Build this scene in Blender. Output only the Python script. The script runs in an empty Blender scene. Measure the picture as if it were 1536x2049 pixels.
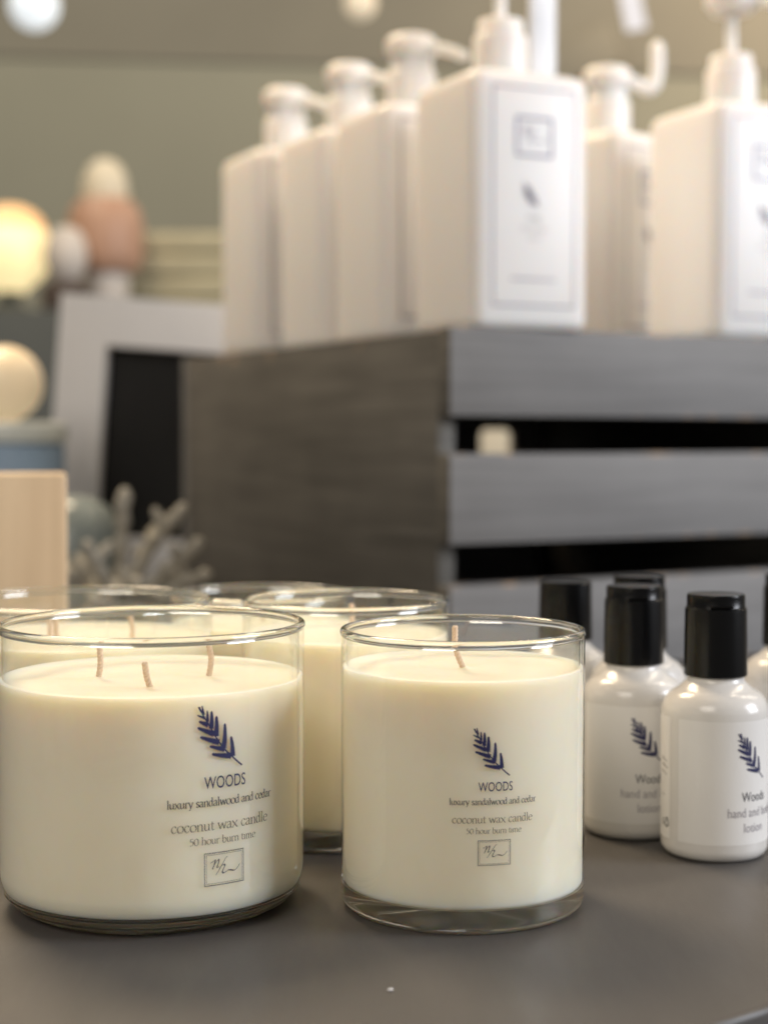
import bpy, bmesh, math, random
from mathutils import Vector, Matrix
random.seed(7)
R = math.radians
PI = math.pi
scene = bpy.context.scene
C = scene.collection

# ------------------------------------------------------------------ camera
cam_data = bpy.data.cameras.new("camera")
cam_data.sensor_fit = 'HORIZONTAL'
cam_data.sensor_width = 36.0
cam_data.lens = 36.0 * 3300 / 1536
cam_data.clip_start = 0.01
cam_data.clip_end = 60.0
cam_data.dof.use_dof = True
cam_data.dof.focus_distance = 0.571
cam_data.dof.aperture_fstop = 8.8
cam = bpy.data.objects.new("camera", cam_data)
C.objects.link(cam)
cam.location = (0, 0, 0.1645)
cam.rotation_euler = (R(90 - 2.507), 0, 0)
scene.camera = cam

# ------------------------------------------------------------------ world, lamps and added fills, exposure
world = bpy.data.worlds.new("World")
scene.world = world
world.use_nodes = True
bg = world.node_tree.nodes['Background']
bg.inputs[0].default_value = (1.0, 0.95, 0.89, 1)
bg.inputs[1].default_value = 0.17

def area(name, loc, target, sx, sy, watts, col):
    l = bpy.data.lights.new(name, 'AREA')
    l.shape = 'RECTANGLE'; l.size = sx; l.size_y = sy
    l.energy = watts; l.color = col
    o = bpy.data.objects.new(name, l); C.objects.link(o)
    o.location = loc
    d = Vector(target) - Vector(loc)
    o.rotation_euler = d.to_track_quat('-Z', 'Y').to_euler()
    return o

WARM = (1.0, 0.80, 0.55)
area("window_light", (2.6, 0.25, 1.05), (0.1, 0.95, 0.2), 1.1, 1.2, 72, (0.90, 0.93, 1.0))
area("ceiling_lamp", (-0.75, 1.75, 1.75), (-0.05, 0.7, 0.05), 0.65, 0.65, 36, (1.0, 0.78, 0.52))
area("front_fill", (-0.9, -1.1, 1.5), (0.0, 1.0, 0.2), 1.2, 1.0, 24, (1.0, 0.91, 0.80))  # added soft fill from the camera side, not a fixture of the shop
def strip(loc, along, length, width, watts, col):
    """long tube lamp under the ceiling, shining down"""
    l = bpy.data.lights.new("strip_lamp", 'AREA'); l.shape = 'RECTANGLE'; l.size = length; l.size_y = width
    l.energy = watts; l.color = col
    o = bpy.data.objects.new("strip_lamp", l); C.objects.link(o)
    x = Vector(along).normalized(); zax = Vector((0, 0, 1)); zax = (zax - x * x.z).normalized(); y = zax.cross(x)
    o.matrix_world = Matrix.Translation(loc) @ Matrix((x, y, zax)).transposed().to_4x4()
strip((1.05, 1.35, 1.75), (1, .1, 0), 1.2, .05, 9, (1.0, 0.86, 0.66))
strip((2.1, 1.95, 1.75), (.8, .6, 0), 2.0, .05, 14, (1.0, 0.86, 0.66))
area("added_wall_light", (1.45, 3.2, 1.9), (1.35, 4.0, 0.55), 0.6, 0.4, 34, (1.0, 0.80, 0.60))  # added light that turns the right of the wall tan by its falloff
area("background_fill", (-1.2, 2.6, 2.4), (-0.7, 4.0, 0.6), 0.7, 0.5, 20, (1.0, 0.90, 0.74))  # added fill that lifts the left of the far wall and the stock

scene.view_settings.view_transform = 'Standard'
scene.view_settings.look = 'None'
scene.view_settings.exposure = 0.0
scene.view_settings.gamma = 1.0
scene.render.engine = 'CYCLES'
cy = scene.cycles
cy.use_denoising = True
try:
    cy.denoiser = 'OPENIMAGEDENOISE'
    cy.denoising_input_passes = 'RGB_ALBEDO_NORMAL'
    cy.denoising_prefilter = 'ACCURATE'
except Exception:
    pass
cy.max_bounces = 14
cy.diffuse_bounces = 5
cy.glossy_bounces = 6
cy.transmission_bounces = 12
cy.transparent_max_bounces = 24
cy.caustics_reflective = True
cy.caustics_refractive = True
cy.blur_glossy = 0.3
cy.sample_clamp_indirect = 6.0

# ------------------------------------------------------------------ helpers
def tag(o, label=None, cat=None, group=None, kind=None):
    if label: o['label'] = label
    if cat: o['category'] = cat
    if group: o['group'] = group
    if kind: o['kind'] = kind
    return o

def empty(name, loc=(0, 0, 0), rz=0.0):
    o = bpy.data.objects.new(name, None); C.objects.link(o)
    o.empty_display_size = 0.02
    o.location = loc; o.rotation_euler = (0, 0, rz)
    return o

def mesh_obj(name, verts, faces, mat, parent=None, smooth=True, angle=35):
    me = bpy.data.meshes.new(name)
    me.from_pydata([tuple(v) for v in verts], [], faces)
    me.update()
    bm = bmesh.new(); bm.from_mesh(me)
    bmesh.ops.recalc_face_normals(bm, faces=bm.faces)
    bm.to_mesh(me); bm.free()
    return finish(name, me, mat, parent, smooth, angle)

def finish(name, me, mat, parent=None, smooth=True, angle=35):
    if smooth:
        me.polygons.foreach_set('use_smooth', [True] * len(me.polygons))
        me.set_sharp_from_angle(angle=R(angle))
    me.materials.append(mat)
    o = bpy.data.objects.new(name, me); C.objects.link(o)
    if parent: o.parent = parent
    return o

def bm_obj(name, bm, mat, parent=None, smooth=True, angle=35):
    me = bpy.data.meshes.new(name)
    bm.to_mesh(me); bm.free()
    return finish(name, me, mat, parent, smooth, angle)

def copy_tree(o, parent=None):
    c = o.copy(); C.objects.link(c); c.parent = parent
    for ch in o.children: copy_tree(ch, c)
    return c

def lathe(profile, seg=96, closed=False):
    """profile: list of (r, z). Open ends with r=0 become poles; closed=True joins last to first."""
    V, F, rings = [], [], []
    for r, z in profile:
        if r < 1e-7:
            rings.append([len(V)]); V.append((0, 0, z))
        else:
            st = len(V)
            for i in range(seg):
                a = 2 * PI * i / seg
                V.append((r * math.sin(a), -r * math.cos(a), z))
            rings.append(list(range(st, st + seg)))
    pairs = list(zip(rings[:-1], rings[1:]))
    if closed: pairs.append((rings[-1], rings[0]))
    for A, B in pairs:
        if len(A) == 1 and len(B) == 1: continue
        for i in range(seg):
            j = (i + 1) % seg
            if len(A) == 1: F.append((A[0], B[j], B[i]))
            elif len(B) == 1: F.append((A[i], A[j], B[0]))
            else: F.append((A[i], A[j], B[j], B[i]))
    return V, F

def corner(cx, cz, r, a0, a1, n=6):
    return [(cx + r * math.cos(R(a0 + (a1 - a0) * i / n)), cz + r * math.sin(R(a0 + (a1 - a0) * i / n))) for i in range(n + 1)]

def rbox_bm(sx, sy, sz, bev=0.001, seg=2, loc=(0, 0, 0), bm=None):
    """box standing on loc (its bottom centre)"""
    b = bmesh.new()
    bmesh.ops.create_cube(b, size=1.0)
    for v in b.verts: v.co = Vector((v.co.x * sx, v.co.y * sy, (v.co.z + .5) * sz))
    if bev > 0:
        bmesh.ops.bevel(b, geom=list(b.edges), offset=bev, segments=seg, profile=.5, affect='EDGES')
    for v in b.verts: v.co += Vector(loc)
    if bm is None: return b
    tmp = bpy.data.meshes.new('t'); b.to_mesh(tmp); b.free()
    bm.from_mesh(tmp); bpy.data.meshes.remove(tmp)
    return bm

def catmull(P, n=6):
    P = [Vector(p) for p in P]
    if len(P) < 3: return P
    out = []
    for i in range(len(P) - 1):
        p0 = P[i - 1] if i > 0 else P[0] * 2 - P[1]
        p1, p2 = P[i], P[i + 1]
        p3 = P[i + 2] if i + 2 < len(P) else P[-1] * 2 - P[-2]
        for k in range(n):
            t = k / n
            out.append(.5 * ((2 * p1) + (p2 - p0) * t + (2 * p0 - 5 * p1 + 4 * p2 - p3) * t * t + (3 * p1 - p0 - 3 * p2 + p3) * t ** 3))
    out.append(P[-1])
    return out

def tube(path, rad, seg=10, V=None, F=None, cap=True):
    """tube with rounded ends along path; rad scalar or list"""
    if V is None: V, F = [], []
    P = [Vector(p) for p in path]
    n = len(P)
    rads = rad if isinstance(rad, (list, tuple)) else [rad] * n
    up = Vector((0, 0, 1))
    prev_n = None
    st0 = len(V)
    PP, RR = [], []
    if cap:
        t = (P[0] - P[1]).normalized()
        for f in (1.0, .7):
            PP.append(P[0] + t * rads[0] * math.sin(f * PI / 2) * .9); RR.append(max(rads[0] * math.cos(f * PI / 2), rads[0] * .06))
    PP += P; RR += list(rads)
    if cap:
        t = (P[-1] - P[-2]).normalized()
        for f in (.7, 1.0):
            PP.append(P[-1] + t * rads[-1] * math.sin(f * PI / 2) * .9); RR.append(max(rads[-1] * math.cos(f * PI / 2), rads[-1] * .06))
    m = len(PP)
    for i in range(m):
        a = PP[max(i - 1, 0)]; b = PP[min(i + 1, m - 1)]
        t = (b - a).normalized()
        if prev_n is None:
            ref = up if abs(t.z) < .9 else Vector((1, 0, 0))
            nrm = t.cross(ref).normalized()
        else:
            nrm = (prev_n - t * prev_n.dot(t)).normalized()
        prev_n = nrm
        bn = t.cross(nrm)
        for k in range(seg):
            an = 2 * PI * k / seg
            V.append(PP[i] + (nrm * math.cos(an) + bn * math.sin(an)) * RR[i])
    for i in range(m - 1):
        for k in range(seg):
            j = (k + 1) % seg
            F.append((st0 + i * seg + k, st0 + i * seg + j, st0 + (i + 1) * seg + j, st0 + (i + 1) * seg + k))
    F.append(tuple(st0 + k for k in range(seg))[::-1])
    F.append(tuple(st0 + (m - 1) * seg + k for k in range(seg)))
    return V, F

# ------------------------------------------------------------------ materials
def new_mat(name):
    m = bpy.data.materials.new(name); m.use_nodes = True
    nt = m.node_tree
    return m, nt, nt.nodes['Principled BSDF']

def srgb(r, g, b):
    f = lambda c: (c / 255 / 12.92) if c / 255 <= .04045 else ((c / 255 + .055) / 1.055) ** 2.4
    return (f(r), f(g), f(b), 1)

def plain(name, col, rough=.5, spec=.5, vary=.06, scale=40, bump=0.0, bscale=200, coat=0, sss=0, sssr=(.01, .006, .004)):
    m, nt, p = new_mat(name)
    col = tuple(col[:3])
    tc = nt.nodes.new('ShaderNodeTexCoord')
    no = nt.nodes.new('ShaderNodeTexNoise'); no.inputs['Scale'].default_value = scale; no.inputs['Detail'].default_value = 4
    nt.links.new(tc.outputs['Object'], no.inputs['Vector'])
    mx = nt.nodes.new('ShaderNodeMix'); mx.data_type = 'RGBA'
    mx.inputs[6].default_value = tuple(c * (1 - vary) for c in col) + (1,)
    mx.inputs[7].default_value = tuple(min(1, c * (1 + vary)) for c in col) + (1,)
    nt.links.new(no.outputs['Fac'], mx.inputs[0])
    nt.links.new(mx.outputs[2], p.inputs['Base Color'])
    p.inputs['Roughness'].default_value = rough
    p.inputs['Specular IOR Level'].default_value = spec
    p.inputs['Coat Weight'].default_value = coat
    if sss:
        p.inputs['Subsurface Weight'].default_value = sss
        p.inputs['Subsurface Radius'].default_value = sssr
        p.inputs['Subsurface Scale'].default_value = 1.0
    if bump:
        n2 = nt.nodes.new('ShaderNodeTexNoise'); n2.inputs['Scale'].default_value = bscale; n2.inputs['Detail'].default_value = 6
        nt.links.new(tc.outputs['Object'], n2.inputs['Vector'])
        bp = nt.nodes.new('ShaderNodeBump'); bp.inputs['Strength'].default_value = bump; bp.inputs['Distance'].default_value = .001
        nt.links.new(n2.outputs['Fac'], bp.inputs['Height'])
        nt.links.new(bp.outputs['Normal'], p.inputs['Normal'])
    return m

def emitter(name, col, strength):
    m, nt, p = new_mat(name)
    p.inputs['Base Color'].default_value = col
    p.inputs['Emission Color'].default_value = col
    p.inputs['Emission Strength'].default_value = strength
    p.inputs['Roughness'].default_value = .4
    return m

def thin_glass(name):
    m = bpy.data.materials.new(name); m.use_nodes = True
    nt = m.node_tree; nt.nodes.clear()
    out = nt.nodes.new('ShaderNodeOutputMaterial')
    tr = nt.nodes.new('ShaderNodeBsdfTransparent'); gl = nt.nodes.new('ShaderNodeBsdfGlossy')
    gl.inputs['Roughness'].default_value = .02; gl.inputs['Color'].default_value = (1, 1, 1, 1)
    lw = nt.nodes.new('ShaderNodeLayerWeight'); lw.inputs['Blend'].default_value = .5
    pw = nt.nodes.new('ShaderNodeMath'); pw.operation = 'POWER'; pw.inputs[1].default_value = 5
    nt.links.new(lw.outputs['Facing'], pw.inputs[0])
    ma = nt.nodes.new('ShaderNodeMath'); ma.operation = 'MULTIPLY_ADD'; ma.inputs[1].default_value = .94; ma.inputs[2].default_value = .045; ma.use_clamp = True
    nt.links.new(pw.outputs[0], ma.inputs[0])
    # absorption grows with the glass path at a grazing angle
    p2 = nt.nodes.new('ShaderNodeMath'); p2.operation = 'POWER'; p2.inputs[1].default_value = 6
    nt.links.new(lw.outputs['Facing'], p2.inputs[0])
    mc = nt.nodes.new('ShaderNodeMix'); mc.data_type = 'RGBA'
    mc.inputs[6].default_value = (.985, .99, .98, 1); mc.inputs[7].default_value = (.70, .73, .70, 1)
    nt.links.new(p2.outputs[0], mc.inputs[0]); nt.links.new(mc.outputs[2], tr.inputs['Color'])
    mix = nt.nodes.new('ShaderNodeMixShader')
    nt.links.new(ma.outputs[0], mix.inputs[0]); nt.links.new(tr.outputs[0], mix.inputs[1]); nt.links.new(gl.outputs[0], mix.inputs[2])
    nt.links.new(mix.outputs[0], out.inputs['Surface'])
    return m

def solid_glass(name, col=(.965, .98, .96, 1)):
    m, nt, p = new_mat(name)
    p.inputs['Base Color'].default_value = col
    p.inputs['Transmission Weight'].default_value = 1
    p.inputs['Roughness'].default_value = 0.0
    p.inputs['IOR'].default_value = 1.5
    return m

def wax_mat():
    m, nt, p = new_mat('coconut_wax')
    tc = nt.nodes.new('ShaderNodeTexCoord')
    no = nt.nodes.new('ShaderNodeTexNoise'); no.inputs['Scale'].default_value = 35; no.inputs['Detail'].default_value = 5
    nt.links.new(tc.outputs['Object'], no.inputs['Vector'])
    mx = nt.nodes.new('ShaderNodeMix'); mx.data_type = 'RGBA'
    mx.inputs[6].default_value = (.875, .805, .645, 1); mx.inputs[7].default_value = (.915, .855, .715, 1)
    nt.links.new(no.outputs['Fac'], mx.inputs[0]); nt.links.new(mx.outputs[2], p.inputs['Base Color'])
    fr = nt.nodes.new('ShaderNodeTexNoise'); fr.inputs['Scale'].default_value = 26; fr.inputs['Detail'].default_value = 7; fr.inputs['Roughness'].default_value = .62; fr.inputs['Distortion'].default_value = .8
    nt.links.new(tc.outputs['Object'], fr.inputs['Vector'])
    fm = nt.nodes.new('ShaderNodeMapRange'); fm.inputs[1].default_value = .50; fm.inputs[2].default_value = .66; fm.inputs[4].default_value = .28
    nt.links.new(fr.outputs['Fac'], fm.inputs[0])
    m2 = nt.nodes.new('ShaderNodeMix'); m2.data_type = 'RGBA'; m2.inputs[7].default_value = (.80, .72, .55, 1)
    nt.links.new(fm.outputs[0], m2.inputs[0]); nt.links.new(mx.outputs[2], m2.inputs[6]); nt.links.new(m2.outputs[2], p.inputs['Base Color'])
    p.inputs['Subsurface Weight'].default_value = 1.0
    p.inputs['Subsurface Radius'].default_value = (.011, .0088, .0058)
    p.inputs['Subsurface Scale'].default_value = 1.0
    p.inputs['Roughness'].default_value = .48
    p.inputs['Specular IOR Level'].default_value = .35
    n2 = nt.nodes.new('ShaderNodeTexNoise'); n2.inputs['Scale'].default_value = 90; n2.inputs['Detail'].default_value = 3
    nt.links.new(tc.outputs['Object'], n2.inputs['Vector'])
    bp = nt.nodes.new('ShaderNodeBump'); bp.inputs['Strength'].default_value = .12; bp.inputs['Distance'].default_value = .0006
    nt.links.new(n2.outputs['Fac'], bp.inputs['Height']); nt.links.new(bp.outputs['Normal'], p.inputs['Normal'])
    return m

def crate_mat(name='grey_painted_wood', c0=(.150, .147, .146, 1), c1=(.246, .243, .241, 1)):
    m, nt, p = new_mat(name)
    L = nt.links.new
    tc = nt.nodes.new('ShaderNodeTexCoord')
    mp = nt.nodes.new('ShaderNodeMapping'); mp.inputs['Scale'].default_value = (6, 6, 130)
    L(tc.outputs['Object'], mp.inputs['Vector'])
    gr = nt.nodes.new('ShaderNodeTexNoise'); gr.inputs['Scale'].default_value = 1.0; gr.inputs['Detail'].default_value = 8; gr.inputs['Distortion'].default_value = .6
    L(mp.outputs[0], gr.inputs['Vector'])
    big = nt.nodes.new('ShaderNodeTexNoise'); big.inputs['Scale'].default_value = 9; big.inputs['Detail'].default_value = 3
    L(tc.outputs['Object'], big.inputs['Vector'])
    r1 = nt.nodes.new('ShaderNodeValToRGB')
    r1.color_ramp.elements[0].position = .3; r1.color_ramp.elements[0].color = c0
    r1.color_ramp.elements[1].position = .72; r1.color_ramp.elements[1].color = c1
    mixf = nt.nodes.new('ShaderNodeMath'); mixf.operation = 'MULTIPLY_ADD'; mixf.inputs[1].default_value = .55
    L(gr.outputs['Fac'], mixf.inputs[0])
    hb = nt.nodes.new('ShaderNodeMath'); hb.operation = 'MULTIPLY'; hb.inputs[1].default_value = .45
    L(big.outputs['Fac'], hb.inputs[0]); L(hb.outputs[0], mixf.inputs[2]); L(mixf.outputs[0], r1.inputs[0])
    # worn paint along the long edges: bare wood where the noise is high
    sp = nt.nodes.new('ShaderNodeSeparateXYZ'); L(tc.outputs['Generated'], sp.inputs[0])
    s1 = nt.nodes.new('ShaderNodeMath'); s1.operation = 'SUBTRACT'; s1.inputs[1].default_value = .5; L(sp.outputs['Z'], s1.inputs[0])
    ab = nt.nodes.new('ShaderNodeMath'); ab.operation = 'ABSOLUTE'; L(s1.outputs[0], ab.inputs[0])
    ed = nt.nodes.new('ShaderNodeMapRange'); ed.inputs[1].default_value = .455; ed.inputs[2].default_value = .49; L(ab.outputs[0], ed.inputs[0])
    ch = nt.nodes.new('ShaderNodeTexNoise'); ch.inputs['Scale'].default_value = 55; ch.inputs['Detail'].default_value = 5; L(tc.outputs['Object'], ch.inputs['Vector'])
    ct = nt.nodes.new('ShaderNodeMapRange'); ct.inputs[1].default_value = .58; ct.inputs[2].default_value = .66; L(ch.outputs['Fac'], ct.inputs[0])
    mu = nt.nodes.new('ShaderNodeMath'); mu.operation = 'MULTIPLY'; L(ed.outputs[0], mu.inputs[0]); L(ct.outputs[0], mu.inputs[1])
    mx = nt.nodes.new('ShaderNodeMix'); mx.data_type = 'RGBA'; mx.inputs[7].default_value = (.42, .30, .20, 1)
    L(mu.outputs[0], mx.inputs[0]); L(r1.outputs[0], mx.inputs[6]); L(mx.outputs[2], p.inputs['Base Color'])
    p.inputs['Roughness'].default_value = .6
    p.inputs['Specular IOR Level'].default_value = .3
    bp = nt.nodes.new('ShaderNodeBump'); bp.inputs['Strength'].default_value = .35; bp.inputs['Distance'].default_value = .0008
    L(gr.outputs['Fac'], bp.inputs['Height']); L(bp.outputs['Normal'], p.inputs['Normal'])
    return m

def table_mat():
    m, nt, p = new_mat('taupe_tabletop')
    L = nt.links.new
    tc = nt.nodes.new('ShaderNodeTexCoord')
    a = nt.nodes.new('ShaderNodeTexNoise'); a.inputs['Scale'].default_value = 7; a.inputs['Detail'].default_value = 6; L(tc.outputs['Object'], a.inputs['Vector'])
    b = nt.nodes.new('ShaderNodeTexNoise'); b.inputs['Scale'].default_value = 900; b.inputs['Detail'].default_value = 2; L(tc.outputs['Object'], b.inputs['Vector'])
    r1 = nt.nodes.new('ShaderNodeValToRGB')
    r1.color_ramp.elements[0].position = .3; r1.color_ramp.elements[0].color = (.073, .068, .064, 1)
    r1.color_ramp.elements[1].position = .75; r1.color_ramp.elements[1].color = (.094, .088, .083, 1)
    ad = nt.nodes.new('ShaderNodeMath'); ad.operation = 'MULTIPLY_ADD'; ad.inputs[1].default_value = .35; L(b.outputs['Fac'], ad.inputs[0])
    h = nt.nodes.new('ShaderNodeMath'); h.operation = 'MULTIPLY'; h.inputs[1].default_value = .65; L(a.outputs['Fac'], h.inputs[0]); L(h.outputs[0], ad.inputs[2])
    L(ad.outputs[0], r1.inputs[0])
    # scattered pale specks of dust
    vo = nt.nodes.new('ShaderNodeTexVoronoi'); vo.inputs['Scale'].default_value = 70; L(tc.outputs['Object'], vo.inputs['Vector'])
    lt = nt.nodes.new('ShaderNodeMapRange'); lt.inputs[1].default_value = .035; lt.inputs[2].default_value = .015; L(vo.outputs['Distance'], lt.inputs[0])
    sc = nt.nodes.new('ShaderNodeSeparateColor'); L(vo.outputs['Color'], sc.inputs[0])
    gt = nt.nodes.new('ShaderNodeMath'); gt.operation = 'GREATER_THAN'; gt.inputs[1].default_value = .9; L(sc.outputs[0], gt.inputs[0])
    mm = nt.nodes.new('ShaderNodeMath'); mm.operation = 'MULTIPLY'; L(lt.outputs[0], mm.inputs[0]); L(gt.outputs[0], mm.inputs[1])
    m3 = nt.nodes.new('ShaderNodeMath'); m3.operation = 'MULTIPLY'; m3.inputs[1].default_value = .5; L(mm.outputs[0], m3.inputs[0])
    mx = nt.nodes.new('ShaderNodeMix'); mx.data_type = 'RGBA'; mx.inputs[7].default_value = (.30, .27, .24, 1)
    L(m3.outputs[0], mx.inputs[0]); L(r1.outputs[0], mx.inputs[6]); L(mx.outputs[2], p.inputs['Base Color'])
    sm = nt.nodes.new('ShaderNodeMapping'); sm.inputs['Scale'].default_value = (30, 6, 30); sm.inputs['Rotation'].default_value = (0, 0, .6); L(tc.outputs['Object'], sm.inputs['Vector'])
    sn = nt.nodes.new('ShaderNodeTexNoise'); sn.inputs['Scale'].default_value = 1.5; sn.inputs['Detail'].default_value = 7; L(sm.outputs[0], sn.inputs['Vector'])
    sr = nt.nodes.new('ShaderNodeMapRange'); sr.inputs[1].default_value = .35; sr.inputs[2].default_value = .7; sr.inputs[3].default_value = .38; sr.inputs[4].default_value = .60; L(sn.outputs['Fac'], sr.inputs[0])
    L(sr.outputs[0], p.inputs['Roughness'])
    p.inputs['Specular IOR Level'].default_value = .35
    bp = nt.nodes.new('ShaderNodeBump'); bp.inputs['Strength'].default_value = .12; bp.inputs['Distance'].default_value = .0003
    L(b.outputs['Fac'], bp.inputs['Height']); L(bp.outputs['Normal'], p.inputs['Normal'])
    return m

def wood_mat(name, c0, c1):
    m, nt, p = new_mat(name)
    L = nt.links.new
    tc = nt.nodes.new('ShaderNodeTexCoord')
    mp = nt.nodes.new('ShaderNodeMapping'); mp.inputs['Scale'].default_value = (60, 60, 2.5); L(tc.outputs['Object'], mp.inputs['Vector'])
    a = nt.nodes.new('ShaderNodeTexNoise'); a.inputs['Scale'].default_value = 1; a.inputs['Detail'].default_value = 5; L(mp.outputs[0], a.inputs['Vector'])
    r1 = nt.nodes.new('ShaderNodeValToRGB')
    r1.color_ramp.elements[0].position = .35; r1.color_ramp.elements[0].color = c0
    r1.color_ramp.elements[1].position = .62; r1.color_ramp.elements[1].color = c1
    L(a.outputs['Fac'], r1.inputs[0]); L(r1.outputs[0], p.inputs['Base Color'])
    p.inputs['Roughness'].default_value = .55
    return m

M = {}
M['wax'] = wax_mat()
M['wall_glass'] = thin_glass('thin_jar_glass')
M['glass'] = solid_glass('jar_glass')
M['ink'] = plain('navy_ink', (.018, .020, .085), .5, vary=.15)
M['ink_dark'] = plain('dark_ink', (.030, .030, .050), .5, vary=.15)
M['ink_grey'] = plain('grey_ink', (.115, .095, .075), .5, vary=.12)
M['ink_black'] = plain('black_ink', (.015, .015, .017), .5, vary=.1)
M['ink_pale'] = plain('pale_grey_ink', (.31, .285, .31), .5, vary=.06)
M['ink_mid'] = plain('mid_grey_ink', (.08, .08, .09), .5, vary=.06)
M['ink_lilac'] = plain('lilac_ink', (.15, .16, .28), .5, vary=.06)
M['ink_line'] = plain('border_ink', (.20, .21, .29), .5, vary=.04)
M['wick'] = plain('cotton_wick', (.74, .57, .42), .8, .2, vary=.2, scale=900, bump=.3, bscale=1500)
M['bottle'] = plain('white_glossy_plastic', (.69, .665, .63), .19, .5, vary=.02, scale=15)
M['label'] = plain('satin_paper_label', (.78, .76, .73), .42, .4, vary=.02, scale=60, bump=.05, bscale=900)
M['cap'] = plain('black_plastic', (.0025, .0025, .0028), .24, .32, vary=.1, scale=60, bump=.04, bscale=600)
M['pump'] = plain('white_plastic', (.81, .79, .77), .34, .45, vary=.02, scale=12, sss=.8, sssr=(.022, .016, .012))
M['crate'] = crate_mat()
M['crate_side'] = crate_mat('dark_stained_wood', (.058, .055, .049, 1), (.150, .143, .128, 1))
M['table'] = table_mat()
M['block'] = wood_mat('pale_wood', (.53, .375, .225, 1), (.66, .495, .315, 1))
M['frame'] = plain('white_painted_frame', (.80, .80, .82), .5, vary=.03)
M['black_board'] = plain('black_board', (.006, .006, .006), .6, .3, vary=.2)
M['coral'] = plain('grey_coral', (.34, .32, .27), .5, .4, vary=.55, scale=90, bump=.9, bscale=350)
M['tin'] = plain('pale_blue_enamel', (.34, .47, .64), .4, vary=.06)
M['tin_lid'] = plain('pale_grey_lid', (.62, .66, .64), .4, vary=.05)
M['vase'] = plain('pale_green_glaze', (.25, .29, .29), .25, vary=.3, scale=25)
M['orange'] = plain('coral_orange', (.47, .28, .19), .5, vary=.08)
M['cream'] = plain('cream_plastic', (.74, .66, .50), .5, vary=.05)
M['offwhite'] = plain('offwhite', (.60, .55, .50), .5, vary=.05)
M['towel'] = plain('cream_cloth', (.46, .42, .29), .9, .1, vary=.12, scale=25, bump=.4, bscale=300)
M['dark'] = plain('dark_slate', (.060, .068, .066), .6, vary=.3, scale=6)
M['brown'] = plain('dark_brown', (.075, .055, .045), .7, vary=.2, scale=6)

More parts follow.
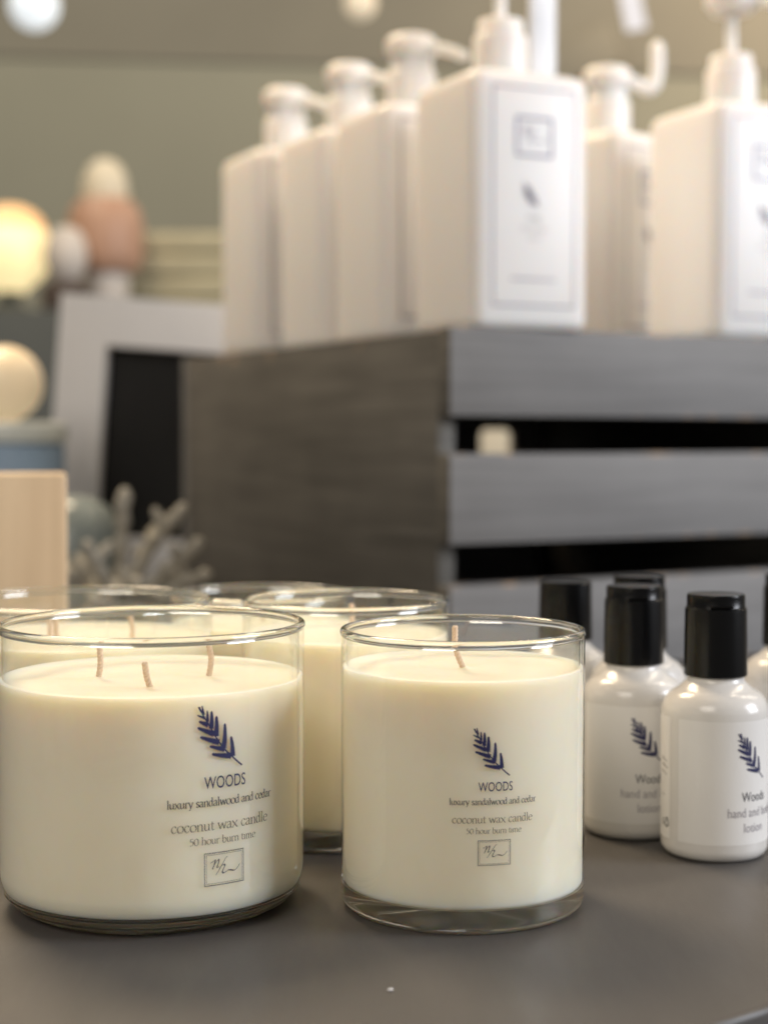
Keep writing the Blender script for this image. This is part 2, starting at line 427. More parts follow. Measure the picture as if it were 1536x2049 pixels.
# ------------------------------------------------------------------ lettering
GL = {
 'a': (.88, [[(.10,.76),(.22,.96),(.42,1.0),(.58,.92),(.64,.70),(.64,.15),(.72,.02),(.86,.08)], [(.64,.60),(.38,.53),(.14,.38),(.08,.18),(.20,.02),(.40,.03),(.64,.22)]]),
 'b': (1.0, [[(.20,1.62),(.20,.04)], [(.02,1.54),(.20,1.62)], [(.20,.76),(.46,1.0),(.76,.90),(.90,.50),(.78,.12),(.50,-.02),(.20,.08)]]),
 'c': (.86, [[(.76,.80),(.58,1.0),(.32,.95),(.10,.52),(.24,.10),(.50,-.02),(.78,.18)]]),
 'd': (.98, [[(.72,.82),(.50,1.0),(.22,.90),(.07,.48),(.20,.06),(.46,0.0),(.72,.22)], [(.72,1.62),(.72,.06)], [(.72,.06),(.90,.03)], [(.52,1.54),(.72,1.62)]]),
 'e': (.90, [[(.10,.58),(.82,.60)], [(.82,.60),(.74,.90),(.48,1.0),(.20,.86),(.08,.48),(.22,.08),(.50,-.02),(.82,.18)]]),
 'h': (1.02, [[(.20,1.62),(.20,0)], [(.02,1.54),(.20,1.62)], [(.20,.74),(.46,.98),(.68,.96),(.80,.70),(.80,.4),(.80,0)], [(.04,0.0),(.36,0.0)], [(.64,0),(.96,0)]]),
 'i': (.48, [[(.22,.98),(.22,0)], [(.04,.92),(.22,.98)], [(.20,1.38),(.25,1.38)], [(.05,0),(.40,0)]]),
 'l': (.46, [[(.22,1.62),(.22,0)], [(.04,1.54),(.22,1.62)], [(.05,0),(.40,0)]]),
 'm': (1.56, [[(.20,.98),(.20,0)], [(.02,.92),(.20,.98)], [(.20,.72),(.42,.98),(.64,.96),(.76,.70),(.76,.4),(.76,0)], [(.76,.72),(.98,.98),(1.2,.96),(1.32,.70),(1.32,.4),(1.32,0)], [(.05,0),(.35,0)], [(.62,0),(.90,0)], [(1.18,0),(1.48,0)]]),
 'n': (1.04, [[(.20,.98),(.20,0)], [(.02,.92),(.20,.98)], [(.20,.72),(.46,.98),(.70,.96),(.82,.70),(.82,.4),(.82,0)], [(.05,0),(.37,0)], [(.66,0),(.98,0)]]),
 'o': (1.0, [[(.50,1.0),(.20,.88),(.07,.50),(.20,.10),(.50,-.02),(.80,.12),(.93,.50),(.80,.90),(.50,1.0)]]),
 'r': (.70, [[(.20,.98),(.20,0)], [(.02,.92),(.20,.98)], [(.20,.66),(.38,.94),(.58,1.0),(.66,.92)], [(.05,0),(.40,0)]]),
 's': (.70, [[(.58,.80),(.40,1.0),(.18,.92),(.16,.68),(.40,.50),(.60,.32),(.56,.08),(.34,-.02),(.10,.18)]]),
 't': (.62, [[(.28,1.28),(.27,.9),(.27,.20),(.38,.0),(.60,.10)], [(.04,.94),(.56,.94)]]),
 'u': (1.02, [[(.18,.98),(.18,.5),(.20,.18),(.40,.0),(.62,.08),(.80,.34)], [(.80,.98),(.80,.04)], [(.80,.04),(.98,.03)], [(.02,.96),(.18,.98)], [(.64,.96),(.80,.98)]]),
 'w': (1.42, [[(.10,.98),(.42,0)], [(.42,0),(.72,.94)], [(.72,.94),(1.02,0)], [(1.02,0),(1.32,.98)], [(-.04,.98),(.28,.98)], [(1.18,.98),(1.46,.98)]]),
 'x': (.98, [[(.10,.98),(.84,0)], [(.84,.98),(.10,0)], [(-.02,.98),(.26,.98)], [(.70,.98),(.96,.98)], [(-.02,0),(.24,0)], [(.70,0),(.98,0)]]),
 'y': (.96, [[(.10,.98),(.48,.02)], [(.86,.98),(.48,.02),(.32,-.42),(.10,-.50)], [(-.04,.98),(.26,.98)], [(.70,.98),(1.0,.98)]]),
 '5': (.84, [[(.74,1.40),(.24,1.36)], [(.24,1.36),(.20,.80)], [(.20,.80),(.46,.88),(.70,.66),(.68,.28),(.42,.0),(.08,.02)]]),
 '0': (1.02, [[(.50,1.38),(.20,1.18),(.09,.69),(.20,.18),(.50,-.02),(.80,.2),(.91,.69),(.80,1.2),(.50,1.38)]]),
 ' ': (.52, []),
}

class Decal:
    """flat strokes in (s, z), each lifted by a few microns over the one before"""
    def __init__(self): self.V, self.F, self.lift = [], [], 0.0
    def ribbon(self, pts, wfun):
        P = [Vector(p) for p in pts]
        st = len(self.V); self.lift += 2e-6
        n = len(P)
        for i in range(n):
            a, b = P[max(i - 1, 0)], P[min(i + 1, n - 1)]
            t = b - a
            if t.length < 1e-12: t = Vector((1, 0))
            t.normalize()
            w = wfun(math.atan2(t.y, t.x), i / max(1, n - 1)) / 2
            nn = Vector((-t.y, t.x))
            self.V.append((P[i].x + nn.x * w, P[i].y + nn.y * w, self.lift))
            self.V.append((P[i].x - nn.x * w, P[i].y - nn.y * w, self.lift))
        for i in range(n - 1):
            k = st + 2 * i
            self.F.append((k, k + 1, k + 3, k + 2))
    def poly(self, pts):
        self.lift += 2e-6
        st = len(self.V)
        for p in pts: self.V.append((p[0], p[1], self.lift))
        self.F.append(tuple(range(st, st + len(pts))))
    def raw(self, V, F):
        self.lift += 2e-6
        st = len(self.V)
        for v in V: self.V.append((v[0], v[1], self.lift))
        for f in F: self.F.append(tuple(i + st for i in f))
    def serif(self, text, cx, base, width, xh, weight):
        adv = sum(GL[c][0] for c in text)
        sx = width / adv
        x = cx - width / 2
        nib = R(24)
        for c in text:
            a, strokes = GL[c]
            for s in strokes:
                q = [(x + p[0] * sx, base + p[1] * xh) for p in s]
                q = catmull(q, 5) if len(q) > 2 else [Vector(q[0]), Vector(q[1])]
                self.ribbon(q, lambda th, t: max(.40 * weight, weight * abs(math.sin(th - nib))))
            x += a * sx
    def frame(self, x0, z0, x1, z1, w):
        n = 8
        for (a, b) in (((x0 - w / 2, z0), (x1 + w / 2, z0)), ((x0 - w / 2, z1), (x1 + w / 2, z1)), ((x0, z0), (x0, z1)), ((x1, z0), (x1, z1))):
            self.ribbon([(a[0] + (b[0] - a[0]) * i / n, a[1] + (b[1] - a[1]) * i / n) for i in range(n + 1)], lambda th, t: w)
    def sans(self, text, cx, base, width, cap, thin=0.0):
        V, F = sans_mesh(text, thin)
        x0 = min(v[0] for v in V); x1 = max(v[0] for v in V)
        sx = width / (x1 - x0)
        sz = cap / CAPH
        self.raw([(cx - width / 2 + (v[0] - x0) * sx, base + v[1] * sz) for v in V], F)
    def build(self, name, mat, parent, wrap):
        V = [wrap(*v) for v in self.V]
        me = bpy.data.meshes.new(name)
        me.from_pydata(V, [], self.F); me.update()
        return finish(name, me, mat, parent, smooth=False)

def sans_mesh(text, thin=0.0):
    cu = bpy.data.curves.new('txt', 'FONT'); cu.body = text; cu.size = 1.0; cu.offset = thin; cu.resolution_u = 4
    o = bpy.data.objects.new('txt', cu); C.objects.link(o)
    dg = bpy.context.evaluated_depsgraph_get()
    me = bpy.data.meshes.new_from_object(o.evaluated_get(dg))
    V = [tuple(v.co) for v in me.vertices]; F = [tuple(p.vertices) for p in me.polygons]
    bpy.data.objects.remove(o); bpy.data.curves.remove(cu); bpy.data.meshes.remove(me)
    return V, F
CAPH = max(v[1] for v in sans_mesh('W')[0])

def wrap_cyl(rad, phi0, off=0.00012):
    def f(s, z, l):
        a = phi0 + s / rad
        r = rad + off + l
        return (r * math.sin(a), -r * math.cos(a), z)
    return f

def wrap_flat(y, off=0.00015):
    return lambda s, z, l: (s, y - off - l, z)

# cedar sprig, traced in a 1199-unit drawing: (base, tip) of each frond, and the stem
STEM = [(822, 712), (765, 665), (712, 614), (640, 545), (575, 460), (545, 410), (490, 315), (440, 230), (405, 160), (395, 128)]
FRONDS = [((700, 606), (508, 576), 62), ((632, 538), (488, 500), 54), ((578, 468), (398, 408), 62), ((525, 385), (374, 320), 60), ((472, 300), (388, 262), 52), ((440, 232), (372, 204), 28), ((408, 170), (380, 126), 24),
          ((716, 612), (704, 428), 60), ((622, 528), (640, 300), 60), ((545, 408), (556, 224), 62), ((500, 335), (508, 174), 54), ((464, 268), (466, 166), 34), ((428, 200), (416, 118), 28)]
def sprig(d, cx, ztop, height):
    k = height / 597.0
    T = lambda p: Vector((cx + (p[0] - 597) * k * 1.02, ztop - (p[1] - 115) * k))
    st = catmull([T(p) for p in STEM], 5)
    d.ribbon(st, lambda th, t: k * (17 - 5 * t))
    rnd = random.Random(3)
    for (b, t, w) in FRONDS:
        B, E = T(b), T(t)
        L = (E - B).length
        mid = (B + E) / 2 + Vector((.75, -.65)) * L * .055
        sp = catmull([B + Vector((.75, -.65)) * k * 6, mid, E], 9)
        n = len(sp) - 1
        # serrated edge: the width swings in and out along the frond, then closes to a point
        fine = []
        for q in range(n):
            for f in (0, .5): fine.append(sp[q] + (sp[q + 1] - sp[q]) * f)
        fine.append(sp[-1])
        m = len(fine) - 1
        def wf(th, u, w=w):
            q = int(round(u * m))
            tooth = 1.0 if q % 2 else .60
            return k * w * 1.16 * (1 - .58 * u ** 1.3) * tooth * min(1, (1 - u) / .07 + .25)
        d.ribbon(fine, wf)

NH = [[(.15,.30),(.205,.265),(.26,.225),(.245,.32),(.19,.50)], [(.205,.44),(.27,.31),(.345,.215),(.345,.30),(.305,.46),(.36,.44)],
      [(.575,.17),(.53,.20),(.46,.34),(.36,.53),(.275,.69)], [(.335,.58),(.40,.45),(.47,.395),(.50,.43),(.46,.54),(.44,.63),(.49,.655),(.60,.59),(.75,.625),(.84,.55),(.90,.455)]]
def emblem(d, x0, z0, w, h, lw, double=True):
    d.frame(x0, z0, x0 + w, z0 + h, lw)
    if double: d.frame(x0 + w * .045, z0 + h * .055, x0 + w * .955, z0 + h * .945, lw * .45)
    for s in NH:
        q = catmull([(x0 + p[0] * w, z0 + (1 - p[1]) * h) for p in s], 6)
        d.ribbon(q, lambda th, t: w * max(.014, .044 * abs(math.sin(th - R(35)))))

# ------------------------------------------------------------------ setting
# tabletop: the front edge runs obliquely past the lower corner of the picture
def tabletop():
    e0, e1 = Vector((-.75, -0.1726)), Vector((1.1, 1.2110))
    top = [e0, e1, Vector((1.1, 2.1)), Vector((-.75, 2.1))]
    n = len(top)
    b = bmesh.new()
    vs = [b.verts.new((p.x, p.y, 0)) for p in top]
    f = b.faces.new(vs)
    r = bmesh.ops.extrude_face_region(b, geom=[f])
    for v in r['geom']:
        if isinstance(v, bmesh.types.BMVert): v.co.z -= .035
    bmesh.ops.recalc_face_normals(b, faces=b.faces)
    ed = [e for e in b.edges if all(abs(v.co.z) < 1e-6 for v in e.verts)]
    bmesh.ops.bevel(b, geom=ed, offset=.0025, segments=3, profile=.5, affect='EDGES')
    o = bm_obj('tabletop', b, M['table'])
    tag(o, kind='structure')
tabletop()

def plane(name, verts, mat, kind='structure'):
    o = mesh_obj(name, verts, [(0, 1, 2, 3)], mat, smooth=False)
    tag(o, kind=kind); return o
M['floor'] = plain('floor_boards', (.10, .085, .07), .6, vary=.2, scale=4)
M['olive'] = plain('olive_wall_paint', (.315, .305, .235), .8, .2, vary=.24, scale=.9)
plane('floor', [(-4, -2, -.9), (4, -2, -.9), (4, 4.5, -.9), (-4, 4.5, -.9)], M['floor'])
bm = rbox_bm(7.0, .1, 3.6, 0, 1, (0, 4.05, -.9)); tag(bm_obj('wall', bm, M['olive'], smooth=False), kind='structure')

# ------------------------------------------------------------------ candles
def wick(parent, base, tip, lean, mat, rad=.0010):
    """twisted cotton wick: two strands wound round a bent axis"""
    ax = catmull([base, (Vector(base) + Vector(tip)) / 2 + Vector(lean), tip], 12)
    V, F = [], []
    n = len(ax)
    L = sum((ax[i + 1] - ax[i]).length for i in range(n - 1))
    for ph in (0, 2 * PI / 3, 4 * PI / 3):
        pth = []
        for i, p in enumerate(ax):
            t = i / (n - 1)
            a = ph + t * L / .0042 * 2 * PI
            pth.append(p + Vector((math.cos(a), math.sin(a), 0)) * rad * .55)
        tube(pth, rad * .62, 7, V, F)
    return mesh_obj('wick', V, F, mat, parent, angle=60)

def rim_pts(Ro, zt):
    c = (Ro - .0010, zt - .0016)
    return [(c[0] + .0014 * math.cos(2 * PI * i / 16), c[1] + .0016 * math.sin(2 * PI * i / 16)) for i in range(16)]

def candle(name, loc, Rj, H, zw, bot_r, wax_bot, wicks, phi0=None, k=1.0, z_off=0.0):
    """Rj jar radius, H height, zw wax level, bot_r bottom rounding radius, wax_bot wax bottom height"""
    t = empty(name, loc)
    Rw = Rj - .0007
    # the wax follows the rounded jar down to the seam, then runs flat across
    if wax_bot < bot_r:
        sa = -math.degrees(math.asin(1 - wax_bot / bot_r))     # angle on the rounding where the wax ends
        wcurve = corner(Rj - bot_r, bot_r, bot_r - .0007, sa, 0, 8)
        ocurve = corner(Rj - bot_r, bot_r, bot_r, sa, 0, 8)
    else:
        sa = 0
        wcurve = [(Rw - .0022, wax_bot)] + corner(Rw - .0016, wax_bot + .0016, .0016, -80, 0, 5)
        ocurve = [(Rj, wax_bot + .0008)]
    zb = wcurve[0][1]
    prof = [(0, zb), (Rw * .6, zb)] + wcurve + [(Rw, zw - .012), (Rw, zw + .0008), (Rw - .0006, zw + .0011), (Rw - .0022, zw + .0003), (Rw - .006, zw)] + [((Rw - .006) * (1 - i / 40), zw) for i in range(1, 41)]
    V, F = lathe(prof, 160)
    V2 = []
    for (x, y, z) in V:
        r = math.hypot(x, y)
        if r < Rw - .003 and z > zw - .001:       # poured surface: shallow waves, a small rise where each wick stands
            z += .00022 * (math.sin(x * 210 + y * 90) + math.sin(y * 170 - x * 60 + 1.3)) * min(1, (Rw - .003 - r) / .006)
            for (b, tp, ln) in wicks:
                z += .0009 * math.exp(-((x - b[0]) ** 2 + (y - b[1]) ** 2) / .0022 ** 2)
        V2.append((x, y, z))
    V = V2
    mesh_obj('wax', V, F, M['wax'], t, angle=50)
    # jar: thin wall above, thick clear base below the wax, rolled rim
    wallp = ocurve + [(Rj, zw), (Rj, H - .0026), (Rj - .0018, H - .0026), (Rj - .0018, zw - .004)]
    V, F = lathe(wallp, 160)
    jar = mesh_obj('glass_jar', V, F, M['wall_glass'], t, angle=40)
    br = bot_r
    ztop = ocurve[0][1]
    outer = [(ocurve[0][0], ztop)] + [p for p in corner(Rj - br, br, br, min(sa, 0), -80, 10) if p[1] < ztop - 1e-5]
    if sa < 0:               # pressed rings round the foot of the wide jars
        fine = [p for p in corner(Rj - br, br, br, sa, -84, 30) if p[1] < ztop - 1e-5]
        outer = [outer[0]] + [(p[0] + .00055 * math.sin(i / 29 * 3 * 2 * PI), p[1]) for i, p in enumerate(fine)]
    inr = Rj - br - .002
    outer += [(inr, .0006), (inr - .004, .0012), (inr - .010, .0022), (0, .0024)]
    rt = ocurve[0][0] - .0016
    outer = [(0, zb + .0004), (rt - .001, zb + .0004), (rt, zb + .0002)] + outer
    V, F = lathe(outer, 128)
    rn = random.Random(int(Rj * 1e5))
    ph = [rn.uniform(0, 6.28) for _ in range(4)]
    W2 = []
    for (x, y, z) in V:      # pressed glass is never quite even underneath
        r = math.hypot(x, y)
        if .003 < r < inr + .001 and z < .004:
            a = math.atan2(y, x)
            z += .0007 * (math.sin(3 * a + ph[0]) + .7 * math.sin(7 * a + ph[1] + r * 300) + .5 * math.sin(13 * a + ph[2])) * min(1, (inr - r) / .004 + .15)
            z = max(z, .0004)
        W2.append((x, y, z))
    V = W2
    mesh_obj('glass_base', V, F, M['glass'], jar, angle=40)
    V, F = lathe(rim_pts(Rj, H), 160, closed=True)
    mesh_obj('glass_rim', V, F, M['glass'], jar, angle=60)
    for (b, tp, ln) in wicks:
        wick(t, (b[0], b[1], zw - .001), (tp[0], tp[1], zw + tp[2]), ln, M['wick'])
    if phi0 is not None:
        W = wrap_cyl(Rj, phi0)
        z = lambda v: v * k + z_off
        d = Decal(); sprig(d, -.0010 * k, z(.0668), .0162 * k); d.build('printed_sprig', M['ink'], t, W)
        d = Decal()
        d.sans('WOODS', .0004 * k, z(.0456), .0117 * k, .0030 * k, .004)
        d.build('printed_name', M['ink'], t, W)
        d = Decal(); d.serif('luxury sandalwood and cedar', 0, z(.0412), .0300 * k, .00135 * k, .00030 * k)
        d.build('printed_scent_line', M['ink_dark'], t, W)
        d = Decal(); d.serif('coconut wax candle', -.0002, z(.0351), .0278 * k, .00165 * k, .00030 * k)
        d.serif('50 hour burn time', 0, z(.0316), .0188 * k, .00122 * k, .00024 * k)
        d.build('printed_wax_lines', M['ink_grey'], t, W)
        d = Decal(); emblem(d, -.0055 * k, z(.0210), .0110 * k, .0082 * k, .00022 * k)
        d.build('printed_emblem', M['ink_mid'], t, W)
    return t

H = .1003
wk3 = [((-.0186, -.005), (-.0178, -.005, .0112), (.0006, 0, 0)), ((.0030, -.024), (.0010, -.025, .0085), (-.0004, 0, 0)), ((.0198, .001), (.0196, .001, .0138), (.0012, 0, 0))]
c1 = candle('three_wick_candle', (-.0826, .585, 0), .0542, H, .0798, .0135, .0072, wk3, R(33.5), 1.31, -.0098)
tag(c1, 'wide glass candle with three wicks, printed navy sprig and WOODS lettering', 'candle', 'three wick candles in wide jars')
c2 = candle('single_wick_candle', (.0278, .581, 0), .0431, .0984, .0840, .0045, .0085, [((.0006, -.004), (-.0030, -.006, .0150), (-.0014, 0, 0))], R(11.5), 1.0, .0032)
tag(c2, 'narrower glass candle with one bent wick and thick clear base, WOODS print facing out', 'candle', 'single wick candles')
c3 = candle('single_wick_candle', (-.0160, .688, 0), .0431, .0985, .0830, .0045, .0090, [((.002, 0), (.0025, 0, .0125), (.0004, 0, 0))])
tag(c3, 'single wick candle in the gap between the two printed jars, just behind them', 'candle', 'single wick candles')
c4 = candle('three_wick_candle', (-.1275, .700, 0), .0542, H - .0027, .0800, .0135, .0072, [((-.013, -.01), (-.0135, -.01, .0125), (.0006, 0, 0)), ((-.0075, -.02), (-.0080, -.021, .0115), (-.0003, 0, 0)), ((.021, -.005), (.0195, -.005, .0125), (.0008, 0, 0))])
tag(c4, 'three wick candle behind the wide printed jar, seen mostly through its glass', 'candle', 'three wick candles in wide jars')
c5 = candle('single_wick_candle', (-.0575, .775, 0), .0431, .0930, .0780, .0045, .0090, [((0, 0), (.001, 0, .011), (.0004, 0, 0))])
tag(c5, 'rearmost candle jar, only its rim showing against the side board of the crate', 'candle', 'single wick candles')

# ------------------------------------------------------------------ lotion bottles
RB = .0211
def lotion(loc, phi, raised=True, marks=False):
    t = empty('lotion_bottle', loc); t.scale = (1, 1, 1.055)
    prof = [(0, .0012), (.0145, .0010), (.0160, 0)] + corner(RB - .0048, .0048, .0048, -80, 0, 6) + [(RB, .0100), (RB, .0520)] + \
           corner(RB - .0098, .0535, .0098, 8, 70, 9) + [(.0121, .0650), (.0113, .0658), (.0112, .0672)]
    prof += [(.0112, .0700), (0, .0700)]
    V, F = lathe(prof, 96); mesh_obj('bottle_body', V, F, M['bottle'], t, angle=45)
    cp = [(0, .0674), (.0121, .0674), (.0125, .0678), (.0125, .0690), (.0121, .0915), (.0120, .0928), (.0115, .0934)]
    if raised: cp += [(.0114, .0936), (.0114, .0975), (.0110, .0982), (.0085, .0984), (0, .0984)]
    else: cp += [(.0085, .0936), (0, .0936)]
    V, F = lathe(cp, 64); cap = mesh_obj('cap', V, F, M['cap'], t, angle=28)
    if raised:
        b = rbox_bm(.009, .0022, .0012, .0004, 2, (0, -.0112, .0936))
        bm_obj('lid_tab', b, M['cap'], cap)
    # front label: a thin wrapped sheet
    def sheet(a0, a1, z0, z1, name, n=60):
        V, F = [], []
        for i in range(n + 1):
            a = a0 + (a1 - a0) * i / n
            for (r, z) in ((RB + .00008, z0), (RB + .00008, z1)):
                V.append((r * math.sin(a), -r * math.cos(a), z))
        for i in range(n): F.append((2 * i, 2 * i + 2, 2 * i + 3, 2 * i + 1))
        return mesh_obj(name, V, F, M['label'], t)
    lb = sheet(phi - R(86), phi + R(86), .0072, .0528, 'front_label')
    W = wrap_cyl(RB, phi, .00016)
    d = Decal(); sprig(d, -.0010, .0488, .0176); d.build('printed_sprig', M['ink'], lb, W)
    d = Decal(); d.sans('Woods', .0003, .0232, .0122, .0034, .006); d.build('printed_name', M['ink_mid'], lb, W)
    d = Decal(); d.sans('hand and body', .0006, .0175, .0242, .0033, .0); d.sans('lotion', .0002, .0118, .0098, .0033, .0)
    d.build('printed_kind', M['ink_pale'], lb, W)
    if marks:
        bl = sheet(phi - R(180 + 80), phi - R(99), .0072, .0528, 'back_label', 50)
        W2 = wrap_cyl(RB, phi - R(99), .00016)
        d = Decal()
        for (z, x) in ((.0362, -.0030), (.0338, -.0024), (.0312, -.0030)):
            d.ribbon([(x - .004, z + .0010), (x - .001, z)], lambda th, t: .00045)
            d.ribbon([(x - .0002, z - .0001), (x + .0006, z - .0003)], lambda th, t: .00045)
        d.ribbon([(-.0060, .0236), (-.0040, .0228)], lambda th, t: .0003)
        cx, cz, rr = -.0022, .0128, .00135
        d.ribbon([(cx + rr * math.cos(a * PI / 12), cz + rr * math.sin(a * PI / 12)) for a in range(-14, 8)], lambda th, t: .00050)
        d.poly([(cx - .0010, cz + .0016), (cx + .0006, cz + .0024), (cx + .0004, cz + .0006)])
        d.sans('G', -.0052, .0118, .0020, .0022)
        d.build('printed_marks', M['ink_black'], bl, W2)
    return t

spots = [((.1316, .652, 0), R(34), True, True, 'white lotion bottle with black cap standing out in front, whole sprig label showing'),
         ((.1045, .688, 0), R(10), True, False, 'lotion bottle tucked behind the front one, its label text cut off at Woods'),
         ((.1145, .738, 0), R(5), True, False, 'lotion bottle whose cap peeks out behind the partly hidden labelled bottle'),
         ((.0850, .770, 0), R(0), False, False, 'blurred flat capped lotion bottle beside the narrow candle rim, close to crate'),
         ((.1850, .748, 0), R(12), True, False, 'lotion bottle behind the front one, white shoulder showing past its black cap')]
for loc, ph, rs, mk, lab in spots:
    tag(lotion(loc, ph, rs, mk), lab, 'bottle', 'small lotion bottles in front of the crate')

# ------------------------------------------------------------------ crate
A = R(29)
u = Vector((math.cos(A), math.sin(A), 0)); v = Vector((-math.sin(A), math.cos(A), 0))
C0 = Vector((.044, 1.10, 0))
Wc, Lc, Hc, th = .40, .47, .2402, .011
crate = empty('wooden_crate', C0, A)
tag(crate, 'grey painted wooden crate with open slatted front, carrying the pump bottles', 'crate')
# local x = along the front (u), local y = depth (v)
slz = [(.003, .0665), (.0942, .1552), (.1805, .2402)]
for i, (z0, z1) in enumerate(slz):
    b = rbox_bm(Wc, .016, z1 - z0, .0010, 2, (0, 0, 0))
    o = bm_obj('front_slat', b, M['crate'], crate); o.location = (Wc / 2, .008, z0)
    o.data.materials.append(M['crate_side'])          # unpainted end grain
    for pl in o.data.polygons:
        if abs(pl.normal.x) > .9: pl.material_index = 1
def side(x0):
    b = rbox_bm(.0140, Lc - .0256, Hc - .004, .0012, 2, (0, 0, 0))
    o = bm_obj('side_board', b, M['crate_side'], crate); o['label'] = 'darker brown stained side board'; o.location = (x0, .0162 + (Lc - .0256) / 2, .002)
side(.0071); side(Wc - .0071)
# back board with a rounded hand hole
def back_board():
    hx0, hx1, hz0, hz1, rr = .316, .356, .1355, .175, .006
    b = bmesh.new()
    outer = [(0, .003), (Wc, .003), (Wc, Hc), (0, Hc)]
    hole = []
    for (cx, cz, a0) in ((hx1 - rr, hz0 + rr, -90), (hx1 - rr, hz1 - rr, 0), (hx0 + rr, hz1 - rr, 90), (hx0 + rr, hz0 + rr, 180)):
        for i in range(5):
            a = R(a0 + 22.5 * i); hole.append((cx + rr * math.cos(a), cz + rr * math.sin(a)))
    def loop(pts):
        vs = [b.verts.new((p[0], 0, p[1])) for p in pts]
        return [b.edges.new((vs[i], vs[(i + 1) % len(vs)])) for i in range(len(vs))]
    es = loop(outer) + loop(hole)
    bmesh.ops.triangle_fill(b, edges=es, use_beauty=True)
    r = bmesh.ops.extrude_face_region(b, geom=list(b.faces))
    for g in r['geom']:
        if isinstance(g, bmesh.types.BMVert): g.co.y += .009
    bmesh.ops.recalc_face_normals(b, faces=b.faces)
    o = bm_obj('back_board', b, M['crate'], crate, smooth=False)
    o.location = (0, Lc - .009, 0)
back_board()
b = rbox_bm(Wc - .0290, Lc - .0258, .010, .0008, 2)
o = bm_obj('top_board', b, M['crate'], crate); o.location = (Wc / 2, .0163 + (Lc - .0258) / 2, Hc - .0102)
ZT = Hc - .0002

# ------------------------------------------------------------------ pump bottles
PB, PH = .0925, .1745
def rounded_square(half, r, n=6):
    out = []
    for (sx, sy, a0) in ((1, -1, -90), (1, 1, 0), (-1, 1, 90), (-1, -1, 180)):
        for i in range(n + 1):
            a = R(a0 + 90 * i / n)
            out.append((sx * (half - r) + r * math.cos(a), sy * (half - r) + r * math.sin(a)))
    return out
def pump_body(t):
    V, F = [], []
    hl = PB / 2
    levels = [(hl - .006, 0.0), (hl - .0025, .0008), (hl - .0006, .003), (hl, .0065), (hl, PH - .0095), (hl - .0008, PH - .0055), (hl - .0028, PH - .0022), (hl - .0065, PH - .0005), (hl - .012, PH), (.024, PH + .0008), (.017, PH + .001)]
    ring = None
    for h, z in levels:
        r = min(.0115, h * .5) if h > .03 else h * .98
        pts = rounded_square(h, r)
        cur = []
        for p in pts: cur.append(len(V)); V.append((p[0], p[1], z))
        if ring:
            m = len(cur)
            for i in range(m): F.append((ring[i], ring[(i + 1) % m], cur[(i + 1) % m], cur[i]))
        else: F.append(tuple(cur)[::-1])
        ring = cur
    F.append(tuple(ring))
    return mesh_obj('bottle_body', V, F, M['pump'], t, angle=40)
def pump_head(t, up=0.0, yaw=0.0, upturn=False):
    z0 = PH + .0006
    V, F = lathe([(0, z0), (.0188, z0), (.0192, z0 + .001), (.0190, z0 + .030), (.0182, z0 + .0316), (.0166, z0 + .0326), (.0160, z0 + .041), (.0155, z0 + .042), (0, z0 + .042)], 64)
    mesh_obj('collar', V, F, M['pump'], t, angle=35)
    zz = z0 + .042
    if up > 0:
        V, F = lathe([(0, zz - .002), (.0042, zz - .002), (.0040, zz + up + .002), (0, zz + up + .002)], 32)
        mesh_obj('stem', V, F, M['pump'], t)
    zh = zz + up
    V, F = lathe([(0, zh - .0012), (.0155, zh - .0012), (.0160, zh + .0005), (.0182, zh + .0022), (.0200, zh + .0045), (.0203, zh + .0100), (.0194, zh + .0140), (.0160, zh + .0168), (.009, zh + .0180), (0, zh + .0183)], 64)
    hd = mesh_obj('pump_head', V, F, M['pump'], t, angle=50)
    dx, dy = math.sin(yaw), -math.cos(yaw)
    P = [(dx * .012, dy * .012, zh + .0072), (dx * .024, dy * .024, zh + .0052), (dx * .038, dy * .038, zh + .0005), (dx * .047, dy * .047, zh - .0040)]
    if upturn:
        P = [(dx * .012, dy * .012, zh + .0066), (dx * .024, dy * .024, zh + .0050), (dx * .034, dy * .034, zh + .0015), (dx * .0400, dy * .0400, zh + .005), (dx * .0425, dy * .0425, zh + .018), (dx * .0425, dy * .0425, zh + .036)]
    V, F = tube(catmull(P, 6), .0043 if not upturn else .0060, 14)
    mesh_obj('spout', V, F, M['pump'], hd, angle=60)

def pump_label(t, detail=True):
    y = -PB / 2
    W = wrap_flat(y)
    d = Decal(); d.frame(-.0310, .0155, .0330, .1620, .0012)
    f = d.build('printed_border', M['ink_line'], t, W)
    d = Decal(); emblem(d, -.0125, .1170, .0270, .0250, .0016, False); d.build('printed_emblem', M['ink_lilac'], t, W)
    d = Decal(); sprig(d, -.0010, .0985, .0170); d.build('printed_sprig', M['ink'], t, W)
    d = Decal(); d.sans('Woods', .001, .0735, .0100, .0030); d.build('printed_name', M['ink_mid'], t, W)
    d = Decal(); d.sans('hand and body', .001, .0665, .0200, .0026, -.006); d.sans('lotion', .001, .0605, .0088, .0026, -.006); d.build('printed_kind', M['ink_pale'], t, W)
    # the small line at the foot of the label cannot be read in the photo: a row of short dashes
    d = Decal()
    rn = random.Random(5); x = -.0170
    while x < .018:
        w = rn.uniform(.0006, .0016)
        d.ribbon([(x, .0335), (x + w, .0335)], lambda th, t: .0013); x += w + .0006
    d.build('printed_line', M['ink_lilac'], t, W)

